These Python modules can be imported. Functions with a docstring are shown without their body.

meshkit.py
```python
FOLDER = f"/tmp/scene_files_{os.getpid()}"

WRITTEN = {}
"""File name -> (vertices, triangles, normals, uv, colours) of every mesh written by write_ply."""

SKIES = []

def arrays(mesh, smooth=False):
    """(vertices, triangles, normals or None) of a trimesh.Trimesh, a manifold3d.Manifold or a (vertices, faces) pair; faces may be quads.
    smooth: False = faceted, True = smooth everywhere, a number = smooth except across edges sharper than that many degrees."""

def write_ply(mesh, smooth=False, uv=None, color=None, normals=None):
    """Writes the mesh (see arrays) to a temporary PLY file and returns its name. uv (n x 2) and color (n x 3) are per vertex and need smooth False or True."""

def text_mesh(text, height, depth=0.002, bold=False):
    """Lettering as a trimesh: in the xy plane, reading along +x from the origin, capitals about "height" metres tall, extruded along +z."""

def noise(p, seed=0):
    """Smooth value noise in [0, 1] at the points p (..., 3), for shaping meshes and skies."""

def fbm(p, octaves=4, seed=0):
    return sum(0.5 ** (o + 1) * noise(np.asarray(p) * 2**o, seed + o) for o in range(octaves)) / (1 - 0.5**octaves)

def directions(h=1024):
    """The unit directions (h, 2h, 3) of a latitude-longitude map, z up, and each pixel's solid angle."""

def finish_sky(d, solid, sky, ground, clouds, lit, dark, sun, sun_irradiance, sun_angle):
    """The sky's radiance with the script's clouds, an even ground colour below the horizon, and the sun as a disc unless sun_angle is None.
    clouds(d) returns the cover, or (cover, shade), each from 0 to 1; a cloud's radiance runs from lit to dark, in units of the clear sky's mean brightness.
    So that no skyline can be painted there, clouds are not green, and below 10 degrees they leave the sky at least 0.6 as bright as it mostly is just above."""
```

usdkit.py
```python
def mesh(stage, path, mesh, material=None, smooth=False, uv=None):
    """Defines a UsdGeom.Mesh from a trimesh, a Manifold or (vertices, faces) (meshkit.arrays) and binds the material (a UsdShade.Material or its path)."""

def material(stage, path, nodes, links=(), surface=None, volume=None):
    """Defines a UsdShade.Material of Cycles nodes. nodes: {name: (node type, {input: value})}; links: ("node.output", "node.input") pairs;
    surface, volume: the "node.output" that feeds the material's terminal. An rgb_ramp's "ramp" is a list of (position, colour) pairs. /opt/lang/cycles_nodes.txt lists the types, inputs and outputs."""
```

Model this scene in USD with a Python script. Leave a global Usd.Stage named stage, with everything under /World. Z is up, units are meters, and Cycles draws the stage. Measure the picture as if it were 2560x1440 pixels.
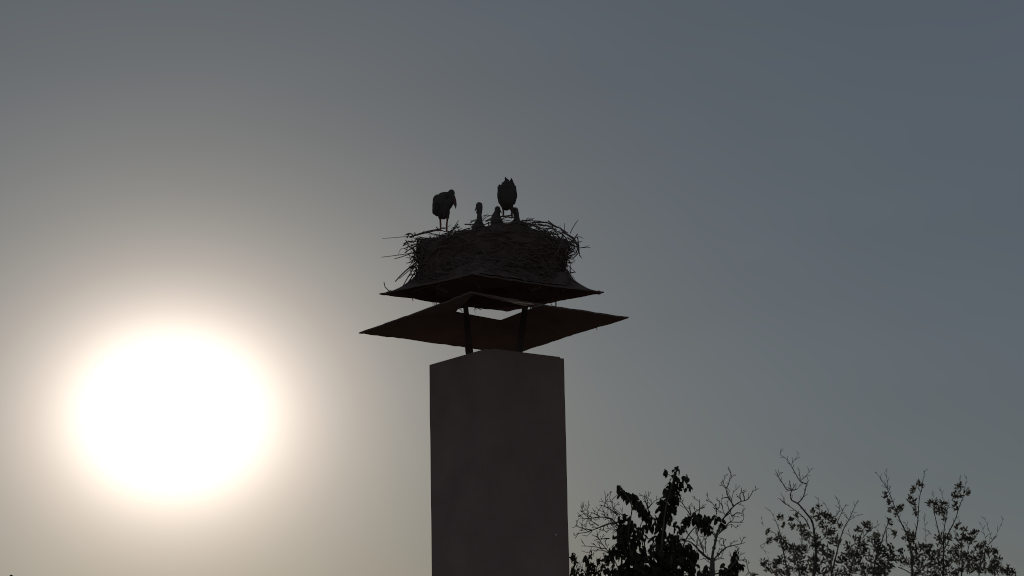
import math, random
import numpy as np, trimesh, usdkit, meshkit
import manifold3d as m3
from scipy.optimize import fsolve
from pxr import Usd, UsdGeom, UsdLux, UsdShade, Sdf, Gf, Vt

stage = Usd.Stage.CreateInMemory()
UsdGeom.Xform.Define(stage, '/World')
UsdGeom.SetStageUpAxis(stage, 'Z')
rng = np.random.default_rng(7)

# ------------------------------------------------------------------ camera
F, W = 5500.0, 2560.0
PITCH, ROLL = math.radians(12.8), math.radians(1.18)
EYE = np.array([0, 0, 1.7])
FW = np.array([0, math.cos(PITCH), math.sin(PITCH)])
_r = np.array([1.0, 0, 0]); _u = np.cross(_r, FW)
RT = math.cos(ROLL) * _r - math.sin(ROLL) * _u
UP = math.cos(ROLL) * _u + math.sin(ROLL) * _r
cam = UsdGeom.Camera.Define(stage, '/World/camera')
_m = np.eye(4); _m[0, :3], _m[1, :3], _m[2, :3], _m[3, :3] = RT, UP, -FW, EYE
cam.AddTransformOp().Set(Gf.Matrix4d(_m.tolist()))
cam.CreateHorizontalApertureAttr(36.0)
cam.CreateFocalLengthAttr(36.0 * F / W)
cam.CreateFStopAttr(0.0)
cam.CreateExposureAttr(-2.0)

def ray(px, py):
    return FW + (px - 1280) / F * RT - (py - 720) / F * UP

def P(px, py, Y):
    """the point of the place seen at a pixel of the photograph, Y metres away"""
    d = ray(px, py)
    return EYE + d * (Y / d[1])

def proj(p):
    q = np.asarray(p, float) - EYE
    z = q @ FW
    return 1280 + F * (q @ RT) / z, 720 - F * (q @ UP) / z

def z_for(x, y, py):
    return float(fsolve(lambda z: proj((x, y, z[0]))[1] - py, [EYE[2] + y * 0.24])[0])

# ------------------------------------------------------------------ sky and sun
SUN = ray(432, 1036); SUN /= np.linalg.norm(SUN)
EL, ROT = math.asin(SUN[2]), math.atan2(SUN[0], SUN[1])
SKY_STRENGTH = 0.1
nodes = {
    'sky': ('sky_texture', {'sky_type': 'single_scattering', 'sun_disc': False, 'sun_elevation': EL, 'sun_rotation': ROT,
                            'aerosol_density': 0.2, 'air_density': 1.0, 'ozone_density': 1.0, 'altitude': 100.0}),
    # a thin even sheet of high cloud over the clear sky, and the aureole that the low sun makes in it:
    # a function of the angle to the sun, a little wider than high
    'dir': ('texture_coordinate', {}), 'norm': ('vector_math', {'math_type': 'normalize'}),
    'off': ('vector_math', {'math_type': 'subtract', 'vector2': tuple(SUN)}),
    'wide': ('vector_math', {'math_type': 'multiply', 'vector2': (1.0, 1.0, 1.18)}),
    'r2': ('vector_math', {'math_type': 'dot_product'}),
    'clear': ('vector_math', {'math_type': 'multiply', 'vector2': (0.4, 0.385, 0.4)}),
    'sheet': ('vector_math', {'math_type': 'scale', 'vector1': (2.35, 2.85, 3.4)}),
    'stretch': ('mapping', {'scale': (1.0, 1.0, 3.5)}),
    'veil': ('noise_texture', {'scale': 2.6, 'detail': 4.0, 'roughness': 0.55}),
    'vm': ('map_range', {'from_min': 0.3, 'from_max': 0.7, 'to_min': 0.9, 'to_max': 1.1}),
    'sum0': ('vector_math', {'math_type': 'add'}),
    'bg': ('background_shader', {'strength': SKY_STRENGTH})}
links = [('dir.generated', 'norm.vector1'), ('norm.vector', 'off.vector1'), ('off.vector', 'wide.vector1'), ('wide.vector', 'r2.vector1'), ('wide.vector', 'r2.vector2'),
         ('sky.color', 'clear.vector1'), ('norm.vector', 'stretch.vector'), ('stretch.vector', 'veil.vector'), ('veil.fac', 'vm.value'), ('vm.result', 'sheet.scale'),
         ('clear.vector', 'sum0.vector1'), ('sheet.vector', 'sum0.vector2')]
for k, (n, c) in enumerate(((1400, (50, 48, 42)), (600, (28, 20.5, 17.5)), (185, (10.6, 9.5, 8.0)), (60, (3.4, 2.9, 1.9)))):
    nodes |= {f'm{k}': ('math', {'math_type': 'multiply', 'value2': -n / 2.0}), f'e{k}': ('math', {'math_type': 'exponent'}),
              f'lobe{k}': ('vector_math', {'math_type': 'scale', 'vector1': c}), f'sum{k + 1}': ('vector_math', {'math_type': 'add'})}
    links += [('r2.value', f'm{k}.value1'), (f'm{k}.value', f'e{k}.value1'), (f'e{k}.value', f'lobe{k}.scale'), (f'sum{k}.vector', f'sum{k + 1}.vector1'), (f'lobe{k}.vector', f'sum{k + 1}.vector2')]
sky_mat = usdkit.material(stage, '/World/Looks/evening_sky', nodes, links + [('sum4.vector', 'bg.color')], surface='bg.background')
sky = UsdLux.DomeLight.Define(stage, '/World/sky')
UsdShade.MaterialBindingAPI.Apply(sky.GetPrim()).Bind(sky_mat)
sky.GetPrim().SetCustomDataByKey('kind', 'structure')
sun = UsdLux.DistantLight.Define(stage, '/World/sun')
sun.CreateNormalizeAttr(True) if hasattr(sun, 'CreateNormalizeAttr') else None
sun.CreateIntensityAttr(0.9); sun.CreateAngleAttr(0.5); sun.CreateColorAttr(Gf.Vec3f(1.0, 0.86, 0.7))
_z = SUN; _x = np.cross([0, 0, 1.0], _z); _x /= np.linalg.norm(_x); _y = np.cross(_z, _x)
_m = np.eye(4); _m[0, :3], _m[1, :3], _m[2, :3] = _x, _y, _z
sun.AddTransformOp().Set(Gf.Matrix4d(_m.tolist()))

# ------------------------------------------------------------------ helpers
used = {}
def numbered(parent, name):
    k = used.get((parent, name), 0); used[(parent, name)] = k + 1
    return f'{parent}/{name}' if k == 0 else f'{parent}/{name}_{k:03d}'

def tag(p, label=None, cat=None, group=None, kind=None):
    for k, v in (('label', label), ('category', cat), ('group', group), ('kind', kind)):
        if v: p.SetCustomDataByKey(k, v)
    return p

def thing(name, label, cat, loc, group=None):
    x = UsdGeom.Xform.Define(stage, numbered('/World', name))
    x.AddTranslateOp().Set(Gf.Vec3d(*map(float, loc)))
    return tag(x.GetPrim(), label, cat, group)

def obj(name, mesh, mat, parent=None, smooth=False, tone=None, **kw):
    """one Mesh; vertices are given in world coordinates and stored relative to the thing they belong to"""
    path = numbered(str(parent.GetPath()) if parent else '/World', name)
    if not isinstance(mesh, tuple):
        v, f, _ = meshkit.arrays(mesh)
    else:
        v, f = np.asarray(mesh[0], float), np.asarray(mesh[1], int)
        if f.shape[1] == 4: f = np.vstack([f[:, [0, 1, 2]], f[:, [0, 2, 3]]])
    off = np.zeros(3)
    if parent:
        q = parent
        while str(q.GetPath()) != '/World':
            t = q.GetAttribute('xformOp:translate').Get()
            if t: off = off + np.array(t)
            q = q.GetParent()
    m = usdkit.mesh(stage, path, trimesh.Trimesh(v - off, f, process=False), mat, smooth=smooth)
    if tone is not None:
        UsdGeom.PrimvarsAPI(m).CreatePrimvar('tone', Sdf.ValueTypeNames.Color3fArray, 'vertex').Set(Vt.Vec3fArray.FromNumpy(np.asarray(tone, np.float32)))
    return tag(m.GetPrim(), **kw)

def tube(pts, rad, sides=5, cap=True):
    p = np.asarray(pts, float); n = len(p)
    rad = np.broadcast_to(rad, (n,))
    t = np.gradient(p, axis=0); t /= np.linalg.norm(t, axis=1, keepdims=True) + 1e-12
    ref = np.array([0, 0, 1.0]) if abs(t.mean(0)[2]) < 0.85 * np.linalg.norm(t.mean(0)) else np.array([1.0, 0, 0])
    a = np.cross(t, ref); a /= np.linalg.norm(a, axis=1, keepdims=True) + 1e-12
    b = np.cross(t, a); ang = np.arange(sides) * 2 * np.pi / sides
    v = (p[:, None] + rad[:, None, None] * (np.cos(ang)[None, :, None] * a[:, None] + np.sin(ang)[None, :, None] * b[:, None])).reshape(-1, 3)
    f = []
    for i in range(n - 1):
        for j in range(sides):
            q = [i * sides + j, i * sides + (j + 1) % sides, (i + 1) * sides + (j + 1) % sides, (i + 1) * sides + j]
            f += [[q[0], q[2], q[1]], [q[0], q[3], q[2]]]
    if cap:
        for e, s in ((0, 1), ((n - 1) * sides, -1)):
            for j in range(1, sides - 1):
                f.append([e, e + j, e + j + 1] if s > 0 else [e, e + j + 1, e + j])
    return v, np.array(f)

def join(ms):
    vs, fs, n = [], [], 0
    for v, f in ms:
        vs.append(v); fs.append(np.asarray(f) + n); n += len(v)
    return np.vstack(vs), np.vstack(fs)

def spline(pts, n):
    """smooth polyline through points"""
    p = np.asarray(pts, float)
    if len(p) < 3:
        return np.array([p[0] + (p[-1] - p[0]) * k for k in np.linspace(0, 1, n)])
    from scipy.interpolate import CubicSpline, PchipInterpolator
    s = np.concatenate([[0], np.cumsum(np.linalg.norm(np.diff(p, axis=0), axis=1))])
    return PchipInterpolator(s, p)(np.linspace(0, s[-1], n))

def noise_mat(name, c1, c2, scale, rough=0.8, bump=0.3, dist=0.01, detail=6.0, spec=0.3, stretch=(1, 1, 1)):
    return usdkit.material(stage, f'/World/Looks/{name}', {
        't': ('texture_coordinate', {}), 'mp': ('mapping', {'scale': stretch}),
        'n': ('noise_texture', {'scale': scale, 'detail': detail, 'roughness': 0.6}),
        'n2': ('noise_texture', {'scale': scale * 6, 'detail': 4.0}),
        'r': ('rgb_ramp', {'ramp': [(0.3, c1), (0.7, c2)]}),
        'b': ('bump', {'strength': bump, 'distance': dist}),
        'p': ('principled_bsdf', {'roughness': rough, 'specular_ior_level': spec})},
        [('t.object', 'mp.vector'), ('mp.vector', 'n.vector'), ('mp.vector', 'n2.vector'), ('n.fac', 'r.fac'), ('r.color', 'p.base_color'),
         ('n2.fac', 'b.height'), ('b.normal', 'p.normal')], surface='p.BSDF')

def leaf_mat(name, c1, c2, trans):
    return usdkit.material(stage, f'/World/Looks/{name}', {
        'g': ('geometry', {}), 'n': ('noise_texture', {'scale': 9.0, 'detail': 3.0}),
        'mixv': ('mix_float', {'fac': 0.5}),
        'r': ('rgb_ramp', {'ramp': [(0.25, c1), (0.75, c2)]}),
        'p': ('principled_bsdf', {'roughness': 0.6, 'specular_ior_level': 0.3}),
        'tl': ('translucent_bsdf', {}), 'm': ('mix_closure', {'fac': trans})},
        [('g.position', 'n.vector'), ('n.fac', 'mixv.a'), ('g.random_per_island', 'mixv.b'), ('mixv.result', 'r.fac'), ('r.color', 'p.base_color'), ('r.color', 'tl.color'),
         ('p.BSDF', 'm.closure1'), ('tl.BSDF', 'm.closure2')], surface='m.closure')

M_plaster = noise_mat('sooty_chimney_plaster', (0.20, 0.13, 0.12), (0.265, 0.178, 0.163), 1.3, rough=0.9, bump=0.5, dist=0.02)
M_concrete = noise_mat('weathered_concrete', (0.21, 0.145, 0.13), (0.29, 0.205, 0.18), 3.0, rough=0.9, bump=0.5)
M_sheet = noise_mat('tarnished_copper_sheet', (0.12, 0.086, 0.078), (0.17, 0.122, 0.108), 2.2, rough=0.95, bump=0.15, spec=0.08)
M_steel = noise_mat('rusty_steel', (0.07, 0.055, 0.048), (0.11, 0.082, 0.07), 9.0, rough=0.9, spec=0.1)
M_stick = noise_mat('dry_stick_bark', (0.10, 0.072, 0.063), (0.165, 0.12, 0.105), 14.0, rough=0.9, stretch=(1, 1, 0.4))
M_nest = noise_mat('packed_nest_litter', (0.12, 0.083, 0.073), (0.175, 0.122, 0.108), 7.0, rough=1.0, bump=0.9, dist=0.04)
M_bark = noise_mat('grey_twig_bark', (0.08, 0.07, 0.06), (0.15, 0.13, 0.11), 10.0, rough=0.9)
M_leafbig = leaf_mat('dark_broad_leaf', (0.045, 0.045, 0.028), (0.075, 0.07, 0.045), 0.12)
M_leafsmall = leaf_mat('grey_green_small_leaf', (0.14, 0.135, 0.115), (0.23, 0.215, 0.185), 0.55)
M_ground = noise_mat('dry_gravelly_ground', (0.24, 0.185, 0.14), (0.36, 0.29, 0.225), 0.4, rough=1.0)
M_feather = usdkit.material(stage, '/World/Looks/shaded_plumage', {
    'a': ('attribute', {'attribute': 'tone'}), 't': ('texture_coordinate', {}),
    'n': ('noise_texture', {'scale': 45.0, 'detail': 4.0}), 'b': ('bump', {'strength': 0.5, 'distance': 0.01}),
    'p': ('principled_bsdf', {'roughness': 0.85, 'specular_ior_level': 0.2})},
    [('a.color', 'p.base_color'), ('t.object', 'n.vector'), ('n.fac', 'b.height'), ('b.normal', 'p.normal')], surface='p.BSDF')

# ------------------------------------------------------------------ ground
g = 3000.0
gx = np.linspace(-g, g, 25)
gv = np.array([[x, y, 0.0] for y in gx for x in gx]); gf = []
for j in range(24):
    for i in range(24):
        a = j * 25 + i; gf.append([a, a + 1, a + 26, a + 25])
obj('ground', (gv, np.array(gf)), M_ground, kind='structure')

# ------------------------------------------------------------------ chimney
Y0 = 28.0
PX = Y0 / F * 1.02                                   # metres per pixel of the photograph there (about)
E1 = np.array([-0.6, 0.8]); E2 = np.array([0.8, 0.6])  # plan directions of the two walls that face the camera

def square(pxL, pyL, pxR, pyR, pyF=None, pyN=None, Y=Y0):
    """plan square whose left and right corners are seen at the pixels; returns L, N, R, F in 3D"""
    def plan(s, cx):
        c = np.array([cx, Y])
        return [c + s * np.array(q) for q in ((-0.7, 0.1), (-0.1, -0.7), (0.7, -0.1), (0.1, 0.7))]
    def err(q):
        L, N, R, Fc = plan(*q)
        return [proj((*L, z_for(*L, pyL)))[0] - pxL, proj((*R, z_for(*R, pyR)))[0] - pxR]
    s, cx = fsolve(err, [(pxR - pxL) * PX / 1.4, ((pxL + pxR) / 2 - 1280) * PX])
    L, N, R, Fc = plan(s, cx)
    zL, zR = z_for(*L, pyL), z_for(*R, pyR)
    zm = (zL + zR) / 2
    zF = z_for(*Fc, pyF) if pyF else zm
    zN = z_for(*N, pyN) if pyN else 2 * zm - zF
    return np.array([[*L, zL], [*N, zN], [*R, zR], [*Fc, zF]]), s

stack_sq, s0 = square(1072.5, 911, 1410.5, 898)
zt = stack_sq[:, 2].mean()
base = stack_sq.mean(0)
chim = thing('chimney', 'tall square plastered chimney with two stacked swept hoods, seen against the evening sky', 'chimney', (base[0], base[1], 0))

def prism(sq2, z0, z1, bevel=0.012, wob=0.0, taper=0.0):
    """square block with rounded edges, its faces cut finely enough to be a little uneven"""
    c = sq2.mean(0)[:2]
    poly = [tuple(q[:2]) for q in sq2][::-1]
    from shapely.geometry import Polygon
    pg = Polygon(poly).buffer(-bevel).buffer(bevel, quad_segs=3)
    m = trimesh.creation.extrude_polygon(pg, z1 - z0)
    m.apply_translation((0, 0, z0))
    if wob:
        m = m.subdivide_to_size(0.25)
        v = np.array(m.vertices); d = v[:, :2] - c
        k = 1 + wob * (meshkit.fbm(v * [1.4, 1.4, 1.4], 3) - 0.5)[:, None] + taper * (z1 - v[:, 2:3])
        v[:, :2] = c + d * k
        m = trimesh.Trimesh(v, m.faces, process=False)
    return m

def scaled(sq, k, z=None, shift=(0, 0)):
    c = sq.mean(0); q = c + (sq - c) * [k, k, 0]; q = q + [shift[0], shift[1], 0]
    if z is not None: q[:, 2] = z
    return q
obj('chimney_stack', prism(stack_sq, 0.0, zt, 0.01, wob=0.012), M_plaster, chim)
obj('cover_slab', prism(scaled(stack_sq, 0.845, shift=(0.085, 0.0)), zt + 0.003, zt + 0.026, 0.008, wob=0.004), M_concrete, chim)
obj('mortar_cap', prism(scaled(stack_sq, 0.60, shift=(0.085, 0.0)), zt + 0.029, zt + 0.042, 0.01, wob=0.004), M_concrete, chim)
# a pale screw plug in the wall, the one light fleck on the shaft
a = P(1359.5, 1337, Y0 - 0.30)
N_, R_ = stack_sq[1], stack_sq[2]
t = 0.83
wp = N_[:2] * (1 - t) + R_[:2] * t
nrm = np.array([0.6, -0.8])
plug = trimesh.creation.cylinder(radius=0.011, height=0.02, sections=12)
plug.apply_transform(trimesh.geometry.align_vectors([0, 0, 1], [nrm[0], nrm[1], 0]))
q = wp + nrm * 0.006
plug.apply_translation((q[0], q[1], z_for(q[0], q[1], 1337)))
M_plug = noise_mat('pale_plastic_plug', (0.5, 0.5, 0.48), (0.7, 0.7, 0.66), 20.0, rough=0.5, bump=0.05)
obj('screw_plug', plug, M_plug, chim)

def hood(name, outer, inner, power, mat, thick=0.016, n_ring=14, n_side=40, wave=0.012, pull=0.03, centre=None, hole=None, seed=0):
    """swept four-cornered sheet between an outer and an inner square (each L, N, R, F); open in the middle unless a centre height is given"""
    outer, inner = np.asarray(outer), np.asarray(inner)
    M = 4 * n_side
    def loop(sq, bow):
        out = []
        c = sq.mean(0)
        for k in range(4):
            a, b = sq[k], sq[(k + 1) % 4]
            for j in range(n_side):
                u = j / n_side
                u = 0.5 - 0.5 * math.cos(math.pi * u) * (0.8 + 0.2 * abs(math.cos(math.pi * u)))
                p = a + (b - a) * u
                w = math.sin(math.pi * u) ** 1.0
                p = p + (c - p) * [bow * w, bow * w, 0]
                out.append(p)
        return np.array(out)
    A, B = loop(outer, pull), loop(inner, 0)
    rings = []
    for i in range(n_ring + 1):
        t = i / n_ring
        q = A + (B - A) * t
        q[:, 2] = A[:, 2] + (B[:, 2] - A[:, 2]) * t ** power
        q[:, 2] += wave * (meshkit.fbm(q * [2.1, 2.1, 0] + seed * 7.3, 3, seed) - 0.5) * 2
        q[:, 2] += 0.022 * (meshkit.fbm(q * [16, 16, 0] + seed * 3.1, 3, seed) - 0.5) * (1 - t) ** 2
        rings.append(q)
    if centre is not None:
        for t in (0.5, 0.98):
            q = rings[n_ring].copy(); c = q.mean(0); q = q + (c - q) * [t, t, 0]; q[:, 2] = rings[n_ring][:, 2] + (centre - rings[n_ring][:, 2].mean()) * t
            rings.append(q)
    R = len(rings)
    low = np.vstack(rings); top = low + [0, 0, thick]
    nv = len(low); v = np.vstack([low, top]); f = []
    for i in range(R - 1):
        for j in range(M):
            a, b = i * M + j, i * M + (j + 1) % M
            c, d = (i + 1) * M + (j + 1) % M, (i + 1) * M + j
            if hole and i in hole[0] and (j in hole[1]):
                continue
            f += [[a, c, b], [a, d, c], [nv + a, nv + b, nv + c], [nv + a, nv + c, nv + d]]
    for i in (0, R - 1):
        for j in range(M):
            a, b = i * M + j, i * M + (j + 1) % M
            f += [[a, b, nv + b], [a, nv + b, nv + a]] if i == 0 else [[a, nv + b, b], [a, nv + a, nv + b]]
    return obj(name, (v, np.array(f)), mat, chim, smooth=35)

# lower hood: eaves corners left 897,832 and right 1572,795; far corner 1275,889; square flue opening in the middle
lo_out, s1 = square(897, 833, 1572, 796, pyF=888)
lo_in, s2 = square(1137, 781, 1336, 771, pyF=803)
lo_in[1] += (lo_out[1] - lo_in[1]) * 0.8      # the opening reaches further towards the camera side
hood('lower_hood', lo_out, lo_in, 0.92, M_sheet, wave=0.009, pull=0.03, seed=1)
# upper hood, smaller, closed, its corners swept out to points
up_out, s3 = square(948, 736, 1510, 733, pyF=779)
up_in, s4 = square(1038, 684, 1406, 684)
up_in[:, 2] = up_in[:, 2].mean()
upper = hood('upper_hood', up_out, up_in, 1.9, M_sheet, wave=0.012, pull=0.035, centre=up_in[:, 2].mean() + 0.02, seed=2)
# eyelet at the right-hand point of the upper hood
Rc = up_out[2]; inward = (up_out.mean(0) - Rc) * [1, 1, 0]; inward /= np.linalg.norm(inward)
ring = trimesh.creation.torus(0.026, 0.006, major_sections=20, minor_sections=8)
ring.apply_transform(trimesh.geometry.align_vectors([0, 0, 1], [0.1, -0.9, 0.35]))
ring.apply_translation(P(1497, 731.5, Rc[1]))
obj('eyelet', ring, M_steel, upper)

def leg(px0, py0, w0, px1, py1, w1, Y, name='leg'):
    a, b = P(px0, py0, Y), P(px1, py1, Y)
    vs = []
    for p, w in ((a, w0 * PX), (b, w1 * PX)):
        for dx, dy in ((-1, -1), (1, -1), (1, 1), (-1, 1)):
            vs.append(p + [dx * w / 2, dy * w * 0.3, 0])
    m = trimesh.Trimesh(np.array(vs), [[0, 2, 1], [0, 3, 2], [4, 5, 6], [4, 6, 7]] + sum([[[k, (k + 1) % 4, 4 + (k + 1) % 4], [k, 4 + (k + 1) % 4, 4 + k]] for k in range(4)], []), process=False)
    return obj(name, m, M_steel, chim)
legs = [leg(1174.5, 889, 19, 1163, 752, 12, Y0 + 0.03),
    leg(1296.5, 889, 19, 1315, 752, 14, Y0 - 0.03)]
# small brackets where the legs meet the upper hood
for lg, px, py, w, Y in ((legs[0], 1156, 766, 16, Y0 + 0.06), (legs[1], 1322, 762, 18, Y0)):
    b = trimesh.creation.box((w * PX, 0.05, 0.035)); b.apply_translation(P(px, py, Y)); obj('bracket', b, M_steel, lg)

# ------------------------------------------------------------------ nest
nc = np.array([P(1236, 640, Y0)[0], Y0])
NR = 1.07
rim_line = np.array([(1014, 598), (1022, 592), (1060, 585), (1110, 575), (1150, 568), (1180, 562), (1210, 555), (1240, 549), (1270, 547), (1300, 551), (1330, 557), (1370, 564), (1405, 577), (1430, 592), (1450, 606)], float)

def rim_point(px):
    """point of the near rim seen at this pixel column"""
    py = np.interp(px, rim_line[:, 0], rim_line[:, 1])
    x = P(px, py, Y0)[0] - nc[0]
    k = min(abs(x) / NR, 1.0)
    return P(px, py, Y0 - math.sqrt(1 - k * k) * NR * 0.92)
NA = 72
near_rim = np.array([rim_point(px) for px in np.linspace(1016, 1448, 60)])
prof_h = np.array([0.0, 0.12, 0.3, 0.5, 0.72, 0.9, 1.0])
loops = []
zb = up_in[:, 2].mean() - 0.26
def hood_z(x, y):
    d = np.array([x, y]) - up_out.mean(0)[:2]
    m = max(abs(d @ E1), abs(d @ E2)); t = np.clip((s3 / 2 - m) / (s3 / 2 - s4 / 2), 0, 1)
    zo = up_out[:, 2].mean(); return zo + (up_in[:, 2].mean() - zo) * t ** 1.9
for k, h in enumerate(prof_h):
    lp = []
    for i in range(NA):
        ph = 2 * math.pi * i / NA
        x, y = math.cos(ph), math.sin(ph)
        zr = np.interp(nc[0] + x * NR * 0.98, near_rim[:, 0], near_rim[:, 2])
        if y > 0: zr = zr - 0.06 * y
        zr -= 0.05
        rl = np.interp(h, [0, 0.12, 0.35, 0.6, 0.85, 1.0], [1.0, 0.97, 0.965, 0.965, 1.0, 0.96])
        rr = np.interp(h, [0, 0.12, 0.35, 0.6, 0.85, 1.0], [0.96, 0.9, 0.86, 0.88, 0.97, 0.93])
        r = rl * (0.5 - 0.5 * x) + rr * (0.5 + 0.5 * x)
        p = np.array([nc[0] + x * r, nc[1] + y * r, zb + (zr - zb) * h])
        if k < 2:      # litter spilling down the slopes towards the corners of the hood
            ca, sa = abs(x * E1[0] + y * E1[1]), abs(x * E2[0] + y * E2[1])
            rs = ((0.84 if k == 0 else 0.74) + 0.10 * max(0.0, -y)) * s3 / 2 / (ca ** 7 + sa ** 7) ** (1 / 7)
            rs = max(rs, 0.9); c_ = up_out.mean(0)
            p = np.array([c_[0] + x * rs, c_[1] + y * rs, 0]); p[2] = hood_z(p[0], p[1]) + (-0.04 if k == 0 else 0.07)
        n = meshkit.fbm(p * 3.1, 4) - 0.5
        p[:2] += np.array([x, y]) * n * (0.16 if k > 1 else 0.08)
        p[2] += (meshkit.fbm(p * 5.0 + 9, 3) - 0.5) * (0.10 if k > 1 else 0.03)
        lp.append(p)
    loops.append(np.array(lp))
rimloop = loops[-1]
for t, dz in ((0.25, -0.03), (0.55, -0.09), (0.85, -0.12)):
    c = rimloop.mean(0); q = rimloop + (c - rimloop) * [t, t, t * 0.6]; q[:, 2] += dz; loops.append(q)
v = np.vstack(loops + [[loops[-1].mean(0)]]); f = []
for i in range(len(loops) - 1):
    for j in range(NA):
        a, b = i * NA + j, i * NA + (j + 1) % NA
        f += [[a, b, b + NA], [a, b + NA, a + NA]]
last = (len(loops) - 1) * NA
f += [[last + j, last + (j + 1) % NA, len(v) - 1] for j in range(NA)]
nest = thing('stork_nest', 'huge stick nest of a stork piled on the upper hood of the chimney', 'nest', (nc[0], nc[1], zb))
core = trimesh.Trimesh(v, np.array(f), process=False)
obj('packed_core', core, M_nest, nest, smooth=True)

sticks = []        # (points, radii), the traced ones first
def px_stick(pts, r, Y=Y0, dy=0.0, n=7):
    """stick seen through these pixels; r in pixels; its depth runs from Y to Y + dy"""
    q = [P(x, y, Y + dy * i / (len(pts) - 1)) for i, (x, y) in enumerate(pts)]
    q = spline(q, n); m = len(q)
    sticks.append((q, np.linspace(1.0, 0.65, m) * r * PX))
L_ = [  # left side
    ([(1030, 590), (985, 594), (955, 596)], 0.8), ([(1034, 632), (1000, 637), (954, 643)], 1.0), ([(1040, 628), (1010, 640), (986, 647)], 1.3),
    ([(1044, 655), (1020, 672), (988, 704)], 1.9), ([(1040, 662), (1018, 680), (998, 697)], 1.2), ([(1036, 668), (1022, 690), (1008, 714)], 1.6),
    ([(1042, 672), (1028, 695), (1012, 716)], 1.6), ([(1044, 680), (1034, 700), (1020, 708)], 1.3), ([(1030, 715), (1003, 722), (985, 728), (970, 726), (962, 716), (960, 705)], 1.5),
    ([(1040, 676), (1031, 690), (1024, 704)], 1.2), ([(1022, 602), (1007, 615), (1040, 600)], 1.2), ([(1018, 586), (1026, 584), (1034, 592)], 2.0), ([(1017, 595), (1024, 583)], 1.7),
    ([(1030, 603), (1015, 606), (1009, 610)], 1.6), ([(1035, 612), (1018, 618), (1010, 622)], 1.5), ([(1012, 632), (1030, 620), (1045, 612)], 1.4), ([(1046, 636), (1032, 645), (1016, 644)], 1.2),
    ([(1036, 640), (1026, 640), (1020, 634)], 1.2), ([(1046, 648), (1030, 656), (1016, 657)], 0.9), ([(1020, 625), (1005, 621), (998, 630), (995, 637)], 0.7),
    ([(1014, 600), (1020, 612), (1015, 626)], 1.2), ([(1030, 590), (1060, 583), (1100, 574)], 2.1), ([(1024, 594), (1070, 578), (1120, 570)], 1.6), ([(1038, 586), (1037, 581)], 1.6), ([(1056, 582), (1061, 577)], 1.0),
    ([(1095, 572), (1090, 567)], 1.4), ([(1020, 584), (1012, 588)], 1.2), ([(1037, 646), (1026, 662), (1022, 668)], 0.9)]
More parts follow.
